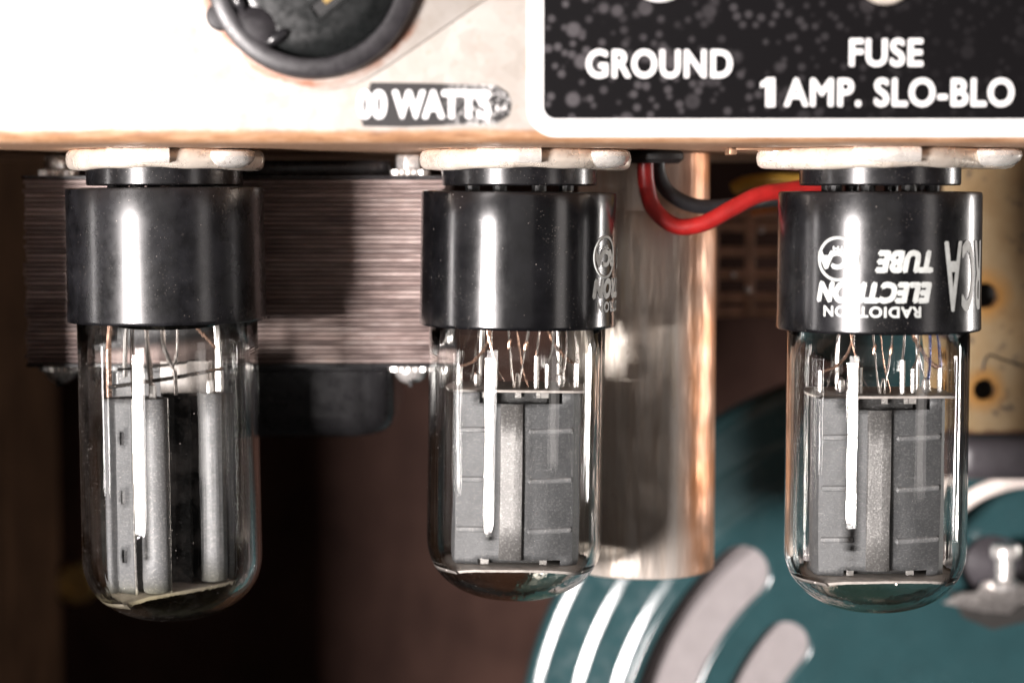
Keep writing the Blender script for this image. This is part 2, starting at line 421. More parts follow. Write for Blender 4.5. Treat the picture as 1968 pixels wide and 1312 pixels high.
def m_nickel(name, col, rough, metal):
    t = NT(name)
    c = t.mix(1.0, col, t.ramp(t.noise(2.2, 5, 0.6), [(0.3, 0.8), (0.7, 1.15)]), 'MULTIPLY')
    dirt = t.math('MULTIPLY', t.ramp(t.noise(3.4, 7, 0.72, loc=(3, 1, 4)), [(0.55, 0.0), (0.72, 0.9)]), 0.85)
    c = t.mix(dirt, c, (0.20, 0.11, 0.055))
    c = t.mix(t.ramp(t.noise(9, 5, 0.7), [(0.60, 0.0), (0.70, 0.55)]), c, (0.10, 0.06, 0.04))
    return t.done(t.pbr(c, t.ramp(t.noise(5, 5, 0.6), [(0.3, rough - .08), (0.7, rough + .16)]), metal, t.bump(t.noise(6, 4, 0.6), 0.35, 0.03)))
M['nickel'] = m_nickel('aged_nickel', (0.90, 0.81, 0.70), 0.28, 0.55)
M['ring'] = m_nickel('plated_ring', (0.92, 0.88, 0.82), 0.24, 0.6)
M['bright'] = plain('bright_nickel', (0.82, 0.79, 0.76), 0.25, 0.7, 0.15, 3, 0.1)
M['base'] = [m_bakelite('dusty_bakelite', 0.75, 0), m_bakelite('polished_bakelite', 0.30, 1), m_bakelite('worn_bakelite', 0.55, 2)]
M['sockbody'] = m_bakelite('socket_bakelite', 0.6, 4)
M['base_print'] = plain('pale_base_print', (0.52, 0.54, 0.52), 0.5, 0, 0.18, 9, 0.02)
M['glass_dusty'] = m_glass('dusty_glass', 2.4, 1.0, (0.86, 0.85, 0.74))
M['glass'] = m_glass('clear_glass', 1.0, 1.0)
M['pin'] = plain('dull_pin_metal', (0.10, 0.08, 0.06), 0.4, 0.8, 0.4, 6)
M['mica'] = plain('mica', (0.46, 0.42, 0.39), 0.35, 0, 0.25, 6, 0.2)
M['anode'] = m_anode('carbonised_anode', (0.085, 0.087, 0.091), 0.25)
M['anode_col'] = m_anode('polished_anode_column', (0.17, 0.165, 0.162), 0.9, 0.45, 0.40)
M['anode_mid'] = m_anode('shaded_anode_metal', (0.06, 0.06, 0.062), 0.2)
M['anode_lit'] = m_anode('lit_anode_metal', (0.21, 0.213, 0.22), 1.0, 0.25, 0.48)  # lighter metal of the tubes; on ribs and web the colour carries the light
M['anode_dark'] = m_anode('inner_and_shaded_anode', (0.02, 0.02, 0.02), 0.05)
M['wire'] = plain('nickel_wire', (0.72, 0.66, 0.62), 0.2, 0.95, 0.2, 6, 0.1)
M['copper'] = plain('copper_lead_and_orange_reflection', (0.62, 0.40, 0.30), 0.25, 0.9, 0.25, 6, 0.1)
M['blue'] = plain('blued_lead', (0.10, 0.11, 0.22), 0.25, 0.8, 0.2, 6, 0.1)
M['getter'] = plain('getter_tab', (0.45, 0.42, 0.40), 0.3, 0.8, 0.4, 8, 0.3)
M['lam'] = m_lam()
M['bell'] = plain('black_enamel', (0.022, 0.021, 0.023), 0.30, 0, 0.3, 2, 0.12, coat=0.4)
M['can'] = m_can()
M['worn_edge'] = plain('worn_steel_edge', (0.30, 0.25, 0.22), 0.35, 0.6, 0.4, 5, 0.2)
M['red'] = plain('red_insulation', (0.30, 0.011, 0.010), 0.4, 0, 0.2, 3, 0.1)
M['blackwire'] = plain('black_insulation', (0.02, 0.02, 0.022), 0.45, 0, 0.3, 3, 0.1)
M['yellow'] = plain('yellow_insulation', (0.55, 0.33, 0.05), 0.5, 0, 0.25, 3, 0.1)
M['orange'] = plain('orange_insulation', (0.42, 0.14, 0.04), 0.5, 0, 0.25, 3, 0.1)
M['teal'] = plain('teal_enamel', (0.023, 0.060, 0.066), 0.2, 0.0, 0.12, 1.2, 0.02, coat=0.4)
M['cone'] = plain('grey_cone_paper', (0.27, 0.245, 0.245), 0.75, 0, 0.08, 3, 0.2)
M['white_lead'] = plain('white_braided_lead', (0.84, 0.74, 0.68), 0.6, 0, 0.12, 9, 0.3)
M['grille'] = plain('brown_grille_metal', (0.34, 0.20, 0.135), 0.45, 0.3, 0.3, 2.5, 0.2)
M['baffle'] = m_wood('brown_stained_board', (0.021, 0.010, 0.008), (0.040, 0.021, 0.016))
M['panel'] = m_wood('dark_side_board', (0.028, 0.014, 0.008), (0.05, 0.026, 0.014))
M['tagboard'] = plain('black_fibre', (0.02, 0.018, 0.016), 0.6, 0, 0.3, 4, 0.2)
M['greycover'] = plain('dark_grey_paint', (0.06, 0.054, 0.06), 0.45, 0, 0.2, 1.5, 0.1)
M['grommet'] = plain('black_rubber', (0.012, 0.012, 0.012), 0.55, 0, 0.2, 5, 0.1)

# ------------------------------------------------------------------ amplifier chassis
CF, CZ = -4.5, 0.72                          # front face depth, underside height
chassis = thing('amplifier_chassis', 'pale galvanised steel amplifier chassis with a rusty folded bottom edge above the tubes', 'amplifier chassis', (0, CF, CZ))
mb = MB(); path = []                          # folded sheet: outer skin then inner skin
rb, th = 0.20, 0.10
out = [(0.0, 4.6)] + [(rb - rb * math.cos(R(a)), rb - rb * math.sin(R(a))) for a in range(0, 91, 9)] + [(15.5, 0.0)]
inn = [(15.5, th)] + [(rb - (rb - th) * math.cos(R(a)), rb - (rb - th) * math.sin(R(a))) for a in range(90, -1, -9)] + [(th, 4.6)]
prof = out + inn
n = len(prof); xs = [-15 + 30 * k / 60 for k in range(61)]
vs = [(x, y, z) for x in xs for y, z in prof]; fs = []
for i in range(60):
    for k in range(n): fs.append((i * n + k, (i + 1) * n + k, (i + 1) * n + (k + 1) % n, i * n + (k + 1) % n))
fs += [tuple(range(n)), tuple(range(60 * n, 61 * n))]
mb.add(vs, fs, True)
sheet = mb.build('folded_sheet', M['galv'], chassis, sharp=40)
# the sheet's material is written for heights measured from the tube plane
for v in sheet.data.vertices: v.co.z += CZ
sheet.location = (0, 0, -CZ)

def face(u, v): 
    p = P(u, v, CF); return p.x, p.z - CZ      # chassis-local x, z
def flat_on_face(name, outline, y0, y1, mat, parent=chassis, bevel=0.0):
    mb = MB(); n = len(outline)
    mb.add([(x, y0, z) for x, z in outline] + [(x, y1, z) for x, z in outline],
           [tuple(range(n)), tuple(range(2 * n - 1, n - 1, -1))] + [(i, (i + 1) % n, n + (i + 1) % n, n + i) for i in range(n)])
    return mb.build(name, mat, parent, bevel=bevel)
x0, z0 = face(1013, 263); x1, z1 = face(1044, 229)
border = flat_on_face('label_border', rrect(x0, 15, z0, 5, 0.42), -0.006, -0.022, M['print'])
pan = flat_on_face('label_panel', rrect(x1, 14.7, z1, 4.7, 0.18), -0.0225, -0.03, M['black_label'])
def chassis_text(body, u0, u1, v0, v1, bold, parent, y=-0.031, mat=None, space=1.0):
    a, b = face(u0, v1), face(u1, v0)
    d = bold; vs, fs = text_mesh(body, b[0] - a[0] - 2 * d, b[1] - a[1] - 2 * d, 0, 0, space)
    mb = MB(); cx, cz = (a[0] + b[0]) / 2, (a[1] + b[1]) / 2
    for k in range(8):                          # heavy strokes: the thin letters struck eight times round a small circle, each a hair higher
        ox, oz = d * math.cos(PI / 4 * k), d * math.sin(PI / 4 * k)
        mb.add([(cx + ox + q.x, y - 0.001 - 0.0006 * k, cz + oz + q.y) for q in vs], fs)
    return mb.build('lettering', mat or M['print'], parent, fix=False)
for body, u0, u1, v0, v1 in (('GROUND', 1126, 1408, 95, 151), ('FUSE', 1631, 1774, 74, 129), ('AMP. SLO-BLO', 1506, 1949, 150, 206)):
    chassis_text(body, u0, u1, v0, v1, 0.016, pan, space=1.08)
mb = MB()                                     # the figure 1: stem and flag
for q, y in (((( 1471, 206), (1489, 206), (1489, 150), (1471, 150))), -0.0345), ((((1461, 170), (1475, 162), (1475, 150), (1461, 159))), -0.0325):
    c4 = [face(u, v) for u, v in q]; mb.add([(x, y, z) for x, z in c4], [(0, 1, 2, 3)])
mb.build('lettering', M['print'], pan, fix=False)
# worn rating label
lx0, lz0 = face(690, 243); lx1, lz1 = face(982, 160); cxl, czl = (lx0 + lx1) / 2, (lz0 + lz1) / 2
mb = MB(); ol = []
hw, hh = (lx1 - lx0) / 2, (lz1 - lz0) / 2
pts = [(-hw + .06, -hh), (-hw * .4, -hh - .01), (hw * .3, -hh + .02), (hw * .8, -hh + .03), (hw * .97, -hh * .5), (hw, 0), (hw * .95, hh * .55), (hw * .8, hh * .9), (hw * .3, hh * .95), (-hw * .3, hh), (-hw + .17, hh * 1.02), (-hw + .13, hh * .5), (-hw + .06, 0), (-hw + .02, -hh * .5)]
n = len(pts)
mb.add([(x, 0, z) for x, z in pts] + [(x, -0.012, z) for x, z in pts], [tuple(range(n)), tuple(range(2 * n - 1, n - 1, -1))] + [(i, (i + 1) % n, n + (i + 1) % n, n + i) for i in range(n)])
rating = mb.build('rating_label', M['worn'], chassis); rating.location = (cxl, -0.006, czl)
vs, fs = text_mesh('00 WATTS', 250 / 131, 50 / 131, 0.0, 0, 0.98)
mb = MB(); tx = face(815, 201)
for k in range(8):
    mb.add([(tx[0] - cxl + q.x + .026 * math.cos(PI / 4 * k), -0.0135 - .0006 * k, tx[1] - czl + q.y + .026 * math.sin(PI / 4 * k)) for q in vs], fs)
mb.build('lettering', M['print'], rating, fix=False)

# power outlet on the chassis front
pc = P(603, -52, CF)
outlet = thing('power_outlet', 'round black power outlet on a steel plate on the chassis front', 'outlet', (pc.x, CF, pc.z))
K = 30.5 / FPX                                # cm per photo pixel on the chassis face
mb = MB(); ol = hull([(0, 0, 225 * K), (287 * K, 2 * K, 66 * K), (-258 * K, 18 * K, 66 * K)])
n = len(ol)
mb.add([(x, -0.002, z) for x, z in ol] + [(x, -0.05, z) for x, z in ol], [tuple(range(n)), tuple(range(2 * n - 1, n - 1, -1))] + [(i, (i + 1) % n, n + (i + 1) % n, n + i) for i in range(n)])
mb.build('mounting_plate', M['plate'], outlet, bevel=0.015)
mb = MB(); mb.lathe([(203 * K, -0.05), (203 * K, -0.20), (199 * K, -0.28), (192 * K, -0.31), (172 * K, -0.33), (166 * K, -0.32), (163 * K, -0.20), (161 * K, -0.12)], 96, axis='y')
mb.build('outer_ring', M['outlet_rim'], outlet)
mb = MB(); mb.lathe([(161 * K, -0.06), (161 * K, -0.12), (155 * K, -0.17), (132 * K, -0.24), (120 * K, -0.26), (0, -0.26)], 96, axis='y')
mb.build('face_disc', M['outlet'], outlet)
mb = MB(); mb.lathe([(28 * K, 0), (28 * K, -0.10), (23 * K, -0.15), (0, -0.17)], 32, (-176 * K, -0.04, -84 * K), axis='y')
mb.build('key_bump', M['outlet_rim'], outlet)
for (px, py, pr) in ((-112, -110, 46),):
    mb = MB(); mb.lathe([(pr * K, 0.03), (pr * K * .95, -0.01), (pr * K * .75, -0.05), (pr * K * .4, -0.07), (0, -0.075)], 24, (px * K, -0.25, py * K), axis='y')
    mb.build('moulded_boss', M['outlet_rim'], outlet)
for (a, b) in (((-88, -138), (-46, -112)), ((-150, -38), (-128, -76))):
    p, q = Vector((a[0] * K, -0.30, a[1] * K)), Vector((b[0] * K, -0.30, b[1] * K))
    mb = MB(); mb.tube([p, p.lerp(q, .15), p.lerp(q, .5), p.lerp(q, .85), q], [0.02, 0.07, 0.09, 0.07, 0.02], 12)
    mb.build('moulded_ridge', M['bell'], outlet)
for (cx_, cy_, ang) in ((52, -78, 38), (-60, 60, 38)):
    e = Vector((math.cos(R(ang)), 0, math.sin(R(ang)))); q = Vector((-math.sin(R(ang)), 0, math.cos(R(ang))))
    o = Vector((cx_ * K, -0.263, cy_ * K + 38 * K)); l, wd = 62 * K, 13 * K
    def bar(sa, sb, ta, tb, ya, yb):
        m_ = MB(); vs = [o + e * a + q * b + Vector((0, y, 0)) for y in (ya, yb) for a, b in ((sa, ta), (sb, ta), (sb, tb), (sa, tb))]
        m_.add(vs, [(0, 1, 2, 3), (7, 6, 5, 4), (0, 4, 5, 1), (1, 5, 6, 2), (2, 6, 7, 3), (3, 7, 4, 0)]); return m_
    m_ = MB()
    for args in ((-l - .05, l + .05, wd, wd + .05), (-l - .05, l + .05, -wd - .05, -wd), (-l - .05, -l, -wd, wd), (l, l + .05, -wd, wd)):
        b_ = bar(*args, 0, -0.05); m_.add(b_.v, b_.f)
    sl = m_.build('slot_frame', M['outlet'], outlet)
    bar(-l, l, -wd, wd, 0.0, -0.006).build('slot', M['grommet'], outlet)
    bar(-l * .55, l, -wd * .15, wd * .75, -0.007, -0.03).build('contact_blade', M['brass'], outlet)
for sx, sz in ((287, 45), (-258, 52)):
    mb = MB(); mb.lathe([(38 * K, -0.05), (38 * K, -0.09), (30 * K, -0.17), (16 * K, -0.21), (0, -0.22)], 32, (sx * K, 0, sz * K), axis='y')
    mb.build('mounting_screw', M['screw'], outlet)

# ground post and fuse holder, only their lower rims in view
for nm, lab, cat, u, v, r, mt in (('ground_terminal', 'white rimmed ground terminal above the word GROUND', 'terminal', 1268, -62, 66, 'print'),
                                  ('fuse_holder', 'shiny nickel fuse holder ring above the word FUSE', 'fuse holder', 1702, -50, 60, 'nickel')):
    p = P(u, v, CF); t_ = thing(nm, lab, cat, (p.x, CF, p.z))
    mb = MB(); mb.lathe([(r * K, -0.031), (r * K, -0.10), (r * K * .94, -0.14), (r * K * .6, -0.15), (r * K * .6, -0.031)], 48, axis='y')
    mb.build('base_washer', M[mt], t_)
    mb = MB(); mb.lathe([(r * K * .58, -0.03), (r * K * .58, -0.7), (r * K * .5, -0.78), (0, -0.8)], 40, axis='y')
    mb.build('cap', M['outlet'] if nm == 'fuse_holder' else M['bright'], t_)

# ------------------------------------------------------------------ tube sockets
def socket(x, y, rot, er, el, left_rivet, label):
    s = thing('tube_socket', label, 'tube socket', (x, y, CZ), 'tube sockets under the chassis', (0, 0, 0))
    a = R(rot); ex, ey = math.cos(a), math.sin(a)
    ol = hull([(0, 0, 1.50), (er * ex, er * ey, 0.38), (-el * ex, -el * ey, 0.30)], 48)
    mb = MB(); n = len(ol)                     # pressed saddle: flat flange with a drawn lower lip
    rings = []
    for sc, z in ((0.55, -0.012), (0.98, -0.012), (1.015, -0.035), (1.035, -0.08), (1.045, -0.16), (1.04, -0.22), (1.03, -0.28), (1.005, -0.32), (0.97, -0.335), (0.90, -0.32), (0.80, -0.28)):
        rings.append([(p[0] * sc, p[1] * sc + (0.03 * math.sin(3 * p[0] + x) if sc > 1 else 0), z * (1 - (.05 * math.sin(2.2 * p[0] + 1 + x) + .03 * math.sin(7 * p[0] + 2 * x) if z < -.2 else 0))) for p in ol])
    vs = [p for r_ in rings for p in r_]; fs = []
    for i in range(len(rings) - 1):
        for k in range(n): fs.append((i * n + k, i * n + (k + 1) % n, (i + 1) * n + (k + 1) % n, (i + 1) * n + k))
    mb.add(vs, fs, True); mb.build('saddle_plate', M['nickel'], s, sharp=70)
    # retaining ring lying over the right half, its end cut square
    mb = MB(); arc = [R(d) for d in range(-24, 15, 4)]; vs = []; fs = []
    pf = ((1.50, .0), (1.655, -.01), (1.685, -.04), (1.69, -.11), (1.685, -.20), (1.66, -.245), (1.5, -.25)); n2 = len(pf)
    for i, d in enumerate(arc):
        vs += [(rr * math.sin(d), -rr * math.cos(d), z * (1 if i > 1 else .8)) for rr, z in pf]
    for i in range(len(arc) - 1):
        for k in range(n2 - 1): fs.append((i * n2 + k, i * n2 + k + 1, (i + 1) * n2 + k + 1, (i + 1) * n2 + k))
    fs += [tuple(range(n2)), tuple(range((len(arc) - 1) * n2, len(arc) * n2))]
    mb.add(vs, fs, True); mb.build('retaining_ring', M['ring'], s, sharp=50)
    mb = MB(); mb.lathe([(0.02, -0.02), (0.36, -0.03), (0.41, -0.06), (0.43, -0.13), (0.40, -0.20), (0.33, -0.27), (0.20, -0.315), (0, -0.33)], 32, (er * ex - .02, er * ey - 1.55 + 0.5 * er, 0))
    mb.build('rivet', M['ring'], s)
    if left_rivet:
        mb = MB(); mb.lathe([(0.02, -0.02), (0.27, -0.06), (0.27, -0.20), (0.22, -0.26), (0.10, -0.29), (0, -0.29)], 32, (-el * ex - .02, -el * ey - 0.12, 0))
        mb.build('rivet', M['ring'], s)
    mb = MB(); mb.lathe([(0.3, -0.27), (1.27, -0.27), (1.30, -0.28), (1.30, -0.58), (1.285, -0.605), (1.2, -0.61), (0, -0.61)], 72)
    mb.build('socket_body', M['sockbody'], s, sharp=30)
    for k in range(8):
        d = 2 * PI * (k + .5) / 8
        m2 = MB(); m2.tube([(0.85 * math.sin(d), -0.85 * math.cos(d), -0.70), (0.85 * math.sin(d), -0.85 * math.cos(d), -0.60)], 0.12, 10)
        m2.build('contact_pin', M['grommet'], s)
    return s

# ------------------------------------------------------------------ vacuum tubes
def envelope(rad, z_top, z_low, dome, wall, mat, parent):
    """closed shell of blown glass, real wall thickness"""
    outp = [(rad, z_top), (rad, z_top - 1.0), (rad, z_top - 2.5), (rad * 1.003, z_low)]
    e = 2 / 2.35
    for k in range(1, 24):
        a = PI / 2 * k / 24
        outp.append((rad * 1.003 * math.cos(a) ** e, z_low - dome * math.sin(a) ** e))
    outp.append((0, z_low - dome))
    r2, d2 = rad - wall, dome - wall
    innp = [(0, z_low - d2)]
    for k in range(23, 0, -1):
        a = PI / 2 * k / 24
        innp.append((r2 * 1.003 * math.cos(a) ** e, z_low - d2 * math.sin(a) ** e))
    innp += [(r2 * 1.003, z_low), (r2, z_top - 2.5), (r2, z_top - 1.0), (r2, z_top), (rad, z_top)]
    mb = MB(); mb.lathe(outp + innp, 128)
    o = mb.build('glass_envelope', mat, parent, sharp=80)
    bm = bmesh.new(); bm.from_mesh(o.data)
    bmesh.ops.remove_doubles(bm, verts=bm.verts[:], dist=1e-5); bmesh.ops.recalc_face_normals(bm, faces=bm.faces[:])
    if bm.calc_volume(signed=True) < 0: bmesh.ops.reverse_faces(bm, faces=bm.faces[:])
    bm.to_mesh(o.data); bm.free()
    for f in o.data.polygons: f.use_smooth = True
    return o

def tube_base(zt, zb, mat, parent):
    mb = MB(); r = 1.645
    mb.lathe([(0, zt), (1.2, zt), (r - .05, zt - .005), (r - .012, zt - .02), (r - .002, zt - .06), (r, zt - 0.5), (r + .006, zb + .30), (r + .012, zb + .06), (r + .012, zb + .02),
              (r - .005, zb), (1.53, zb + .004), (1.52, zb + .02), (1.52, zb + .7), (1.0, zb + .75), (0, zb + .75)], 128)
    b = mb.build('tube_base', mat, parent, sharp=45)
    return b

def curved_text(body, th0, th1, z0, z1, bold, shear, parent, rad=1.653, space=1.0, name='lettering'):
    """lettering printed upside down round the base: th0..th1 the angles it covers (degrees, right positive)"""
    wid = rad * R(th1 - th0); hei = z1 - z0
    vs, fs = text_mesh(body, wid - 2 * bold, hei - 2 * bold, 0, shear, space, cut=max(8, int(wid * 14)))
    mb = MB(); thc, zc = R((th0 + th1) / 2), (z0 + z1) / 2
    for k in range(5):                          # heavy strokes struck five times, each a hair higher
        ox, oz, rk = bold * math.cos(2 * PI * k / 5), bold * math.sin(2 * PI * k / 5), rad + 0.0006 * k
        out = []
        for q in vs:
            a = thc - (q.x + ox) / rad; z = zc - q.y - oz
            out.append((rk * math.sin(a), -rk * math.cos(a), z))
        mb.add(out, fs)
    return mb.build(name, M['base_print'], parent, fix=False)

def base_print(dth, parent, rad=1.655):
    zf = lambda v: (HZ - v) / FPX * 32.9      # print stands near the front of the right-hand base
    curved_text('RADIOTRON', -31.2 + dth, 23.2 + dth, zf(607), zf(585), 0.010, 0.0, parent, rad, 1.12)
    curved_text('ELECTRON', -35.8 + dth, 29.5 + dth, zf(580), zf(538), 0.029, 0.22, parent, rad, 1.06)
    curved_text('TUBE', -2.4 + dth, 30.2 + dth, zf(522), zf(478), 0.028, 0.22, parent, rad, 1.06)
    curved_text('RCA', 37.0 + dth, 75.0 + dth, zf(598), zf(460), 0.018, 0.0, parent, rad, 1.06)
    # round emblem: a ring with letters across it
    mb = MB(); thc = R(-22.9 + dth); zc = zf(496); ro, ri, n = 0.355, 0.305, 56
    vs = []
    for k in range(n):
        a = 2 * PI * k / n
        for r_ in (ro, ri):
            b = thc + r_ * math.cos(a) / rad; vs.append((rad * math.sin(b), -rad * math.cos(b), zc + r_ * math.sin(a)))
    mb.add(vs, [(2 * k, 2 * ((k + 1) % n), 2 * ((k + 1) % n) + 1, 2 * k + 1) for k in range(n)])
    em = mb.build('emblem_ring', M['base_print'], parent, solid=0.006)
    curved_text('RCA', -22.9 - 12.4 + dth, -22.9 + 12.4 + dth, zc - 0.17, zc + 0.13, 0.024, 0.0, parent, rad, 0.84)
    curved_text('TM', -22.9 - 3 + dth, -22.9 + 4 + dth, zc + 0.13, zc + 0.20, 0.008, 0.0, parent, rad)

def sheet_wall(path, z0, z1, nz, mat, name, parent, holes=(), thick=0.02, smooth=True):
    """bent sheet metal: path in plan, raised from z0 to z1; holes = (i0, i1, k0, k1) cells left open"""
    mb = MB(); n = len(path); vs = [(x, y, z0 + (z1 - z0) * k / nz) for k in range(nz + 1) for x, y in path]; fs = []
    for k in range(nz):
        for i in range(n - 1):
            if any(a <= i < b and c <= k < d for a, b, c, d in holes): continue
            fs.append((k * n + i, k * n + i + 1, (k + 1) * n + i + 1, (k + 1) * n + i))
    mb.add(vs, fs, smooth); return mb.build(name, mat, parent, solid=thick, fix=False, sharp=30)

def arc2(cx, cy_, r, a0, a1, n):
    return [(cx + r * math.sin(R(a0 + (a1 - a0) * k / n)), cy_ - r * math.cos(R(a0 + (a1 - a0) * k / n))) for k in range(n + 1)]

def wire(name, pts, r, mat, parent, n=8):
    mb = MB(); mb.tube(pts, r, n); return mb.build(name, mat, parent)

GRP = 'glass vacuum tubes hanging under the chassis'
def beam_tube(x, y, label, base_mat, dth, lean, spin):
    t = thing('vacuum_tube', label, 'vacuum tube', (x, y, 0), GRP, (0, lean, 0))
    b = tube_base(0.02, -2.22, base_mat, t)
    base_print(dth, b)
    for k in range(8):
        d = 2 * PI * (k + .5) / 8
        m2 = MB(); m2.tube([(0.85 * math.sin(d), -0.85 * math.cos(d), 0.0), (0.85 * math.sin(d), -0.85 * math.cos(d), 0.06)], 0.10, 10)
        m2.build('pin', M['pin'], t)
    envelope(1.485, -1.75, -5.75, 1.12, 0.13, M['glass'], t)
    g = bpy.data.objects.new('electrode_assembly', None); link(g, t); g.rotation_euler = (0, 0, R(spin)); g.empty_display_size = .2
    zt, zb = -3.30, -6.22
    # anode: folded sheet with a proud middle column and a seam
    pth = [(-1.03, 0.40), (-1.06, 0.1), (-1.04, -0.22), (-0.98, -0.36), (-0.80, -0.43), (-0.60, -0.49), (-0.42, -0.54), (-0.36, -0.56), (-0.24, -0.60), (-0.10, -0.625), (0.02, -0.63), (0.10, -0.625), (0.105, -0.58),
           (0.30, -0.57), (0.50, -0.55), (0.75, -0.50), (0.95, -0.44), (1.02, -0.36), (1.06, -0.2), (1.06, 0.1), (1.03, 0.40)]
    nz = 30
    sheet_wall(pth, zb, zt, nz, M['anode'], 'anode', g, holes=((5, 15, nz - 2, nz), (5, 15, 0, 1)), thick=0.025)
    colp = [(-0.27, -0.592), (-0.25, -0.612), (-0.14, -0.634), (-0.04, -0.650), (-0.02, -0.655), (0.10, -0.650), (0.118, -0.60)]
    sheet_wall(colp, zb + .11, zt - .20, 4, M['anode_col'], 'anode_column', g, thick=0.012)
    back = [(1.03, 0.40), (0.75, 0.52), (0.3, 0.62), (-0.3, 0.62), (-0.75, 0.52), (-1.03, 0.40)]
    sheet_wall(back, zb, zt, 4, M['anode'], 'anode_back', g, thick=0.025)
    for zz in (-3.95, -4.78, -5.62):
        for x0, x1, yy0, yy1 in ((0.20, 0.93, -0.60, -0.465), (-0.96, -0.46, -0.39, -0.55)):
            mb = MB(); a, c = Vector((x0, yy0, zz - .01)), Vector((x1, yy1, zz + .015))
            mb.tube([a, a.lerp(c, .04), a.lerp(c, .5), a.lerp(c, .96), c], [0.012, 0.048, 0.052, 0.048, 0.012], 10)
            mb.build('pressed_rib', M['anode_lit'], g)
    # inner beam plates seen in the notches
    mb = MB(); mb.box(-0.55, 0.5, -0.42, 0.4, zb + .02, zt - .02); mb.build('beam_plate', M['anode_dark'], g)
    for xx, ww in ((-0.5, .06), (0.02, .05), (0.36, .035), (0.47, .06)):
        for z_, dz in ((zt, .1), (zb + .11, .1)):
            if z_ > -4 or xx in (-0.5, 0.47):
                mb = MB(); mb.box(xx - ww, xx + ww, -0.52, -0.50, z_ - dz, z_); mb.build('tab', M['bright'], g)
    # mica discs
    def mica(z, hx, hy, cutc):
        ol = [(-hx, -hy * .3), (-hx + cutc, -hy), (-.2, -hy - .03), (hx - cutc, -hy), (hx, -hy * .3), (hx, hy * .3), (hx - cutc, hy), (-hx + cutc, hy), (-hx, hy * .3)]
        m_ = MB(); m_.prism(ol, z - .022, z + .022); return m_.build('mica_spacer', M['mica'], g, bevel=.012)
    mica(zt + .035, 1.17, .80, .10); mica(zb - .035, 1.33, .82, .20)
    for xx in (-.52, -.25, .0, .27, .5):
        mb = MB(); mb.tube([(xx, -.45, zb - .05), (xx, -.45, zb - .12 - .06 * (.2 < xx < .4))], .022, 6); mb.build('rod_end', M['wire'], g)
    # posts and leads between stem and top mica
    mz = zt + .055
    for xx, yy, h, r_ in ((0.32, -.45, .50, .042), (0.50, -.40, .40, .045), (-0.36, -.40, .42, .04), (-.95, -.1, .35, .03), (1.0, -.15, .40, .035), (-.62, .25, .6, .03), (.72, .2, .7, .03)):
        wire('support_post', [(xx, yy, mz), (xx, yy, mz + h * .5), (xx, yy, mz + h)], r_, M['bright'], g)
    press = Vector((0, 0, -1.9))
    for pts, r_, mt in (
        ([(-.93, -.12, mz + .33), (-.72, -.2, mz + .42), (-.5, -.25, mz + .62), (-.35, -.2, -2.1)], .022, 'copper'),
        ([(1.0, -.15, mz + .38), (.75, -.2, mz + .50), (.45, -.22, mz + .78), (.3, -.2, -2.1)], .026, 'copper'),
        ([(-.05, -.42, mz), (-.09, -.40, mz + .3), (-.13, -.35, mz + .62), (-.25, -.3, -2.1)], .017, 'wire'),
        ([(.03, -.42, mz), (.07, -.40, mz + .28), (.15, -.36, mz + .6), (.30, -.3, -2.1)], .017, 'wire'),
        ([(-.03, -.44, mz), (-.01, -.44, mz + .22), (.02, -.44, mz + .22), (.03, -.44, mz)], .014, 'wire'),
        ([(.32, -.45, mz + .5), (.36, -.4, mz + .7), (.44, -.3, -2.1)], .017, 'wire'),
        ([(.50, -.40, mz + .4), (.60, -.35, mz + .6), (.68, -.3, -2.1)], .017, 'wire'),
        ([(.74, -.38, mz + .12), (.80, -.35, mz + .55), (.88, -.3, -2.1)], .018, 'blue' if dth < 40 else 'wire'),
        ([(-.36, -.4, mz + .42), (-.52, -.35, mz + .75), (-.62, -.3, -2.1)], .016, 'copper'),
        ([(-.80, .1, mz + .02), (-.70, .05, mz + .5), (-.55, 0, -2.1)], .012, 'wire'), ([(.18, -.2, mz), (.02, -.25, mz + .6), (-.12, -.2, -2.1)], .013, 'copper'),
        ([(.88, -.05, mz), (.62, -.1, mz + .6), (.52, -.1, -2.1)], .013, 'wire'), ([(-.22, -.3, mz + .1), (-.42, -.3, mz + .5), (-.46, -.2, -2.1)], .013, 'wire'),
        ([(-.62, .25, mz + .5), (-.6, .2, -2.1)], .018, 'wire'),
        ([(1.02, -.1, mz + .3), (1.0, -.1, -2.1)], .016, 'blue' if dth < 40 else 'wire')):
        wire('lead_wire', bez(pts, 6), r_, M[mt], g, 7)
    for xx, yy, zz in ((-.13, -.36, mz + .60), (.15, -.36, mz + .58)):
        mb = MB(); mb.tube([(xx - .02, yy, zz - .05), (xx, yy, zz), (xx + .02, yy, zz + .05)], [.018, .035, .018], 8); mb.build('weld', M['copper'], g)
    for xx in (.72, -.66):
        mb = MB(); mb.lathe([(0, -.0), (.055, .02), (.075, .12), (.06, .22), (0, .27)], 14, (xx, -.36, mz)); mb.build('welded_clip', M['getter'], g)
    mb = MB(); mb.lathe([(.55, -1.85), (.52, -2.1), (.34, -2.38), (.18, -2.52), (0, -2.55)], 40); st = mb.build('stem_press', M['glass'], g); st.location = (0, .1, 0.02)
    return t

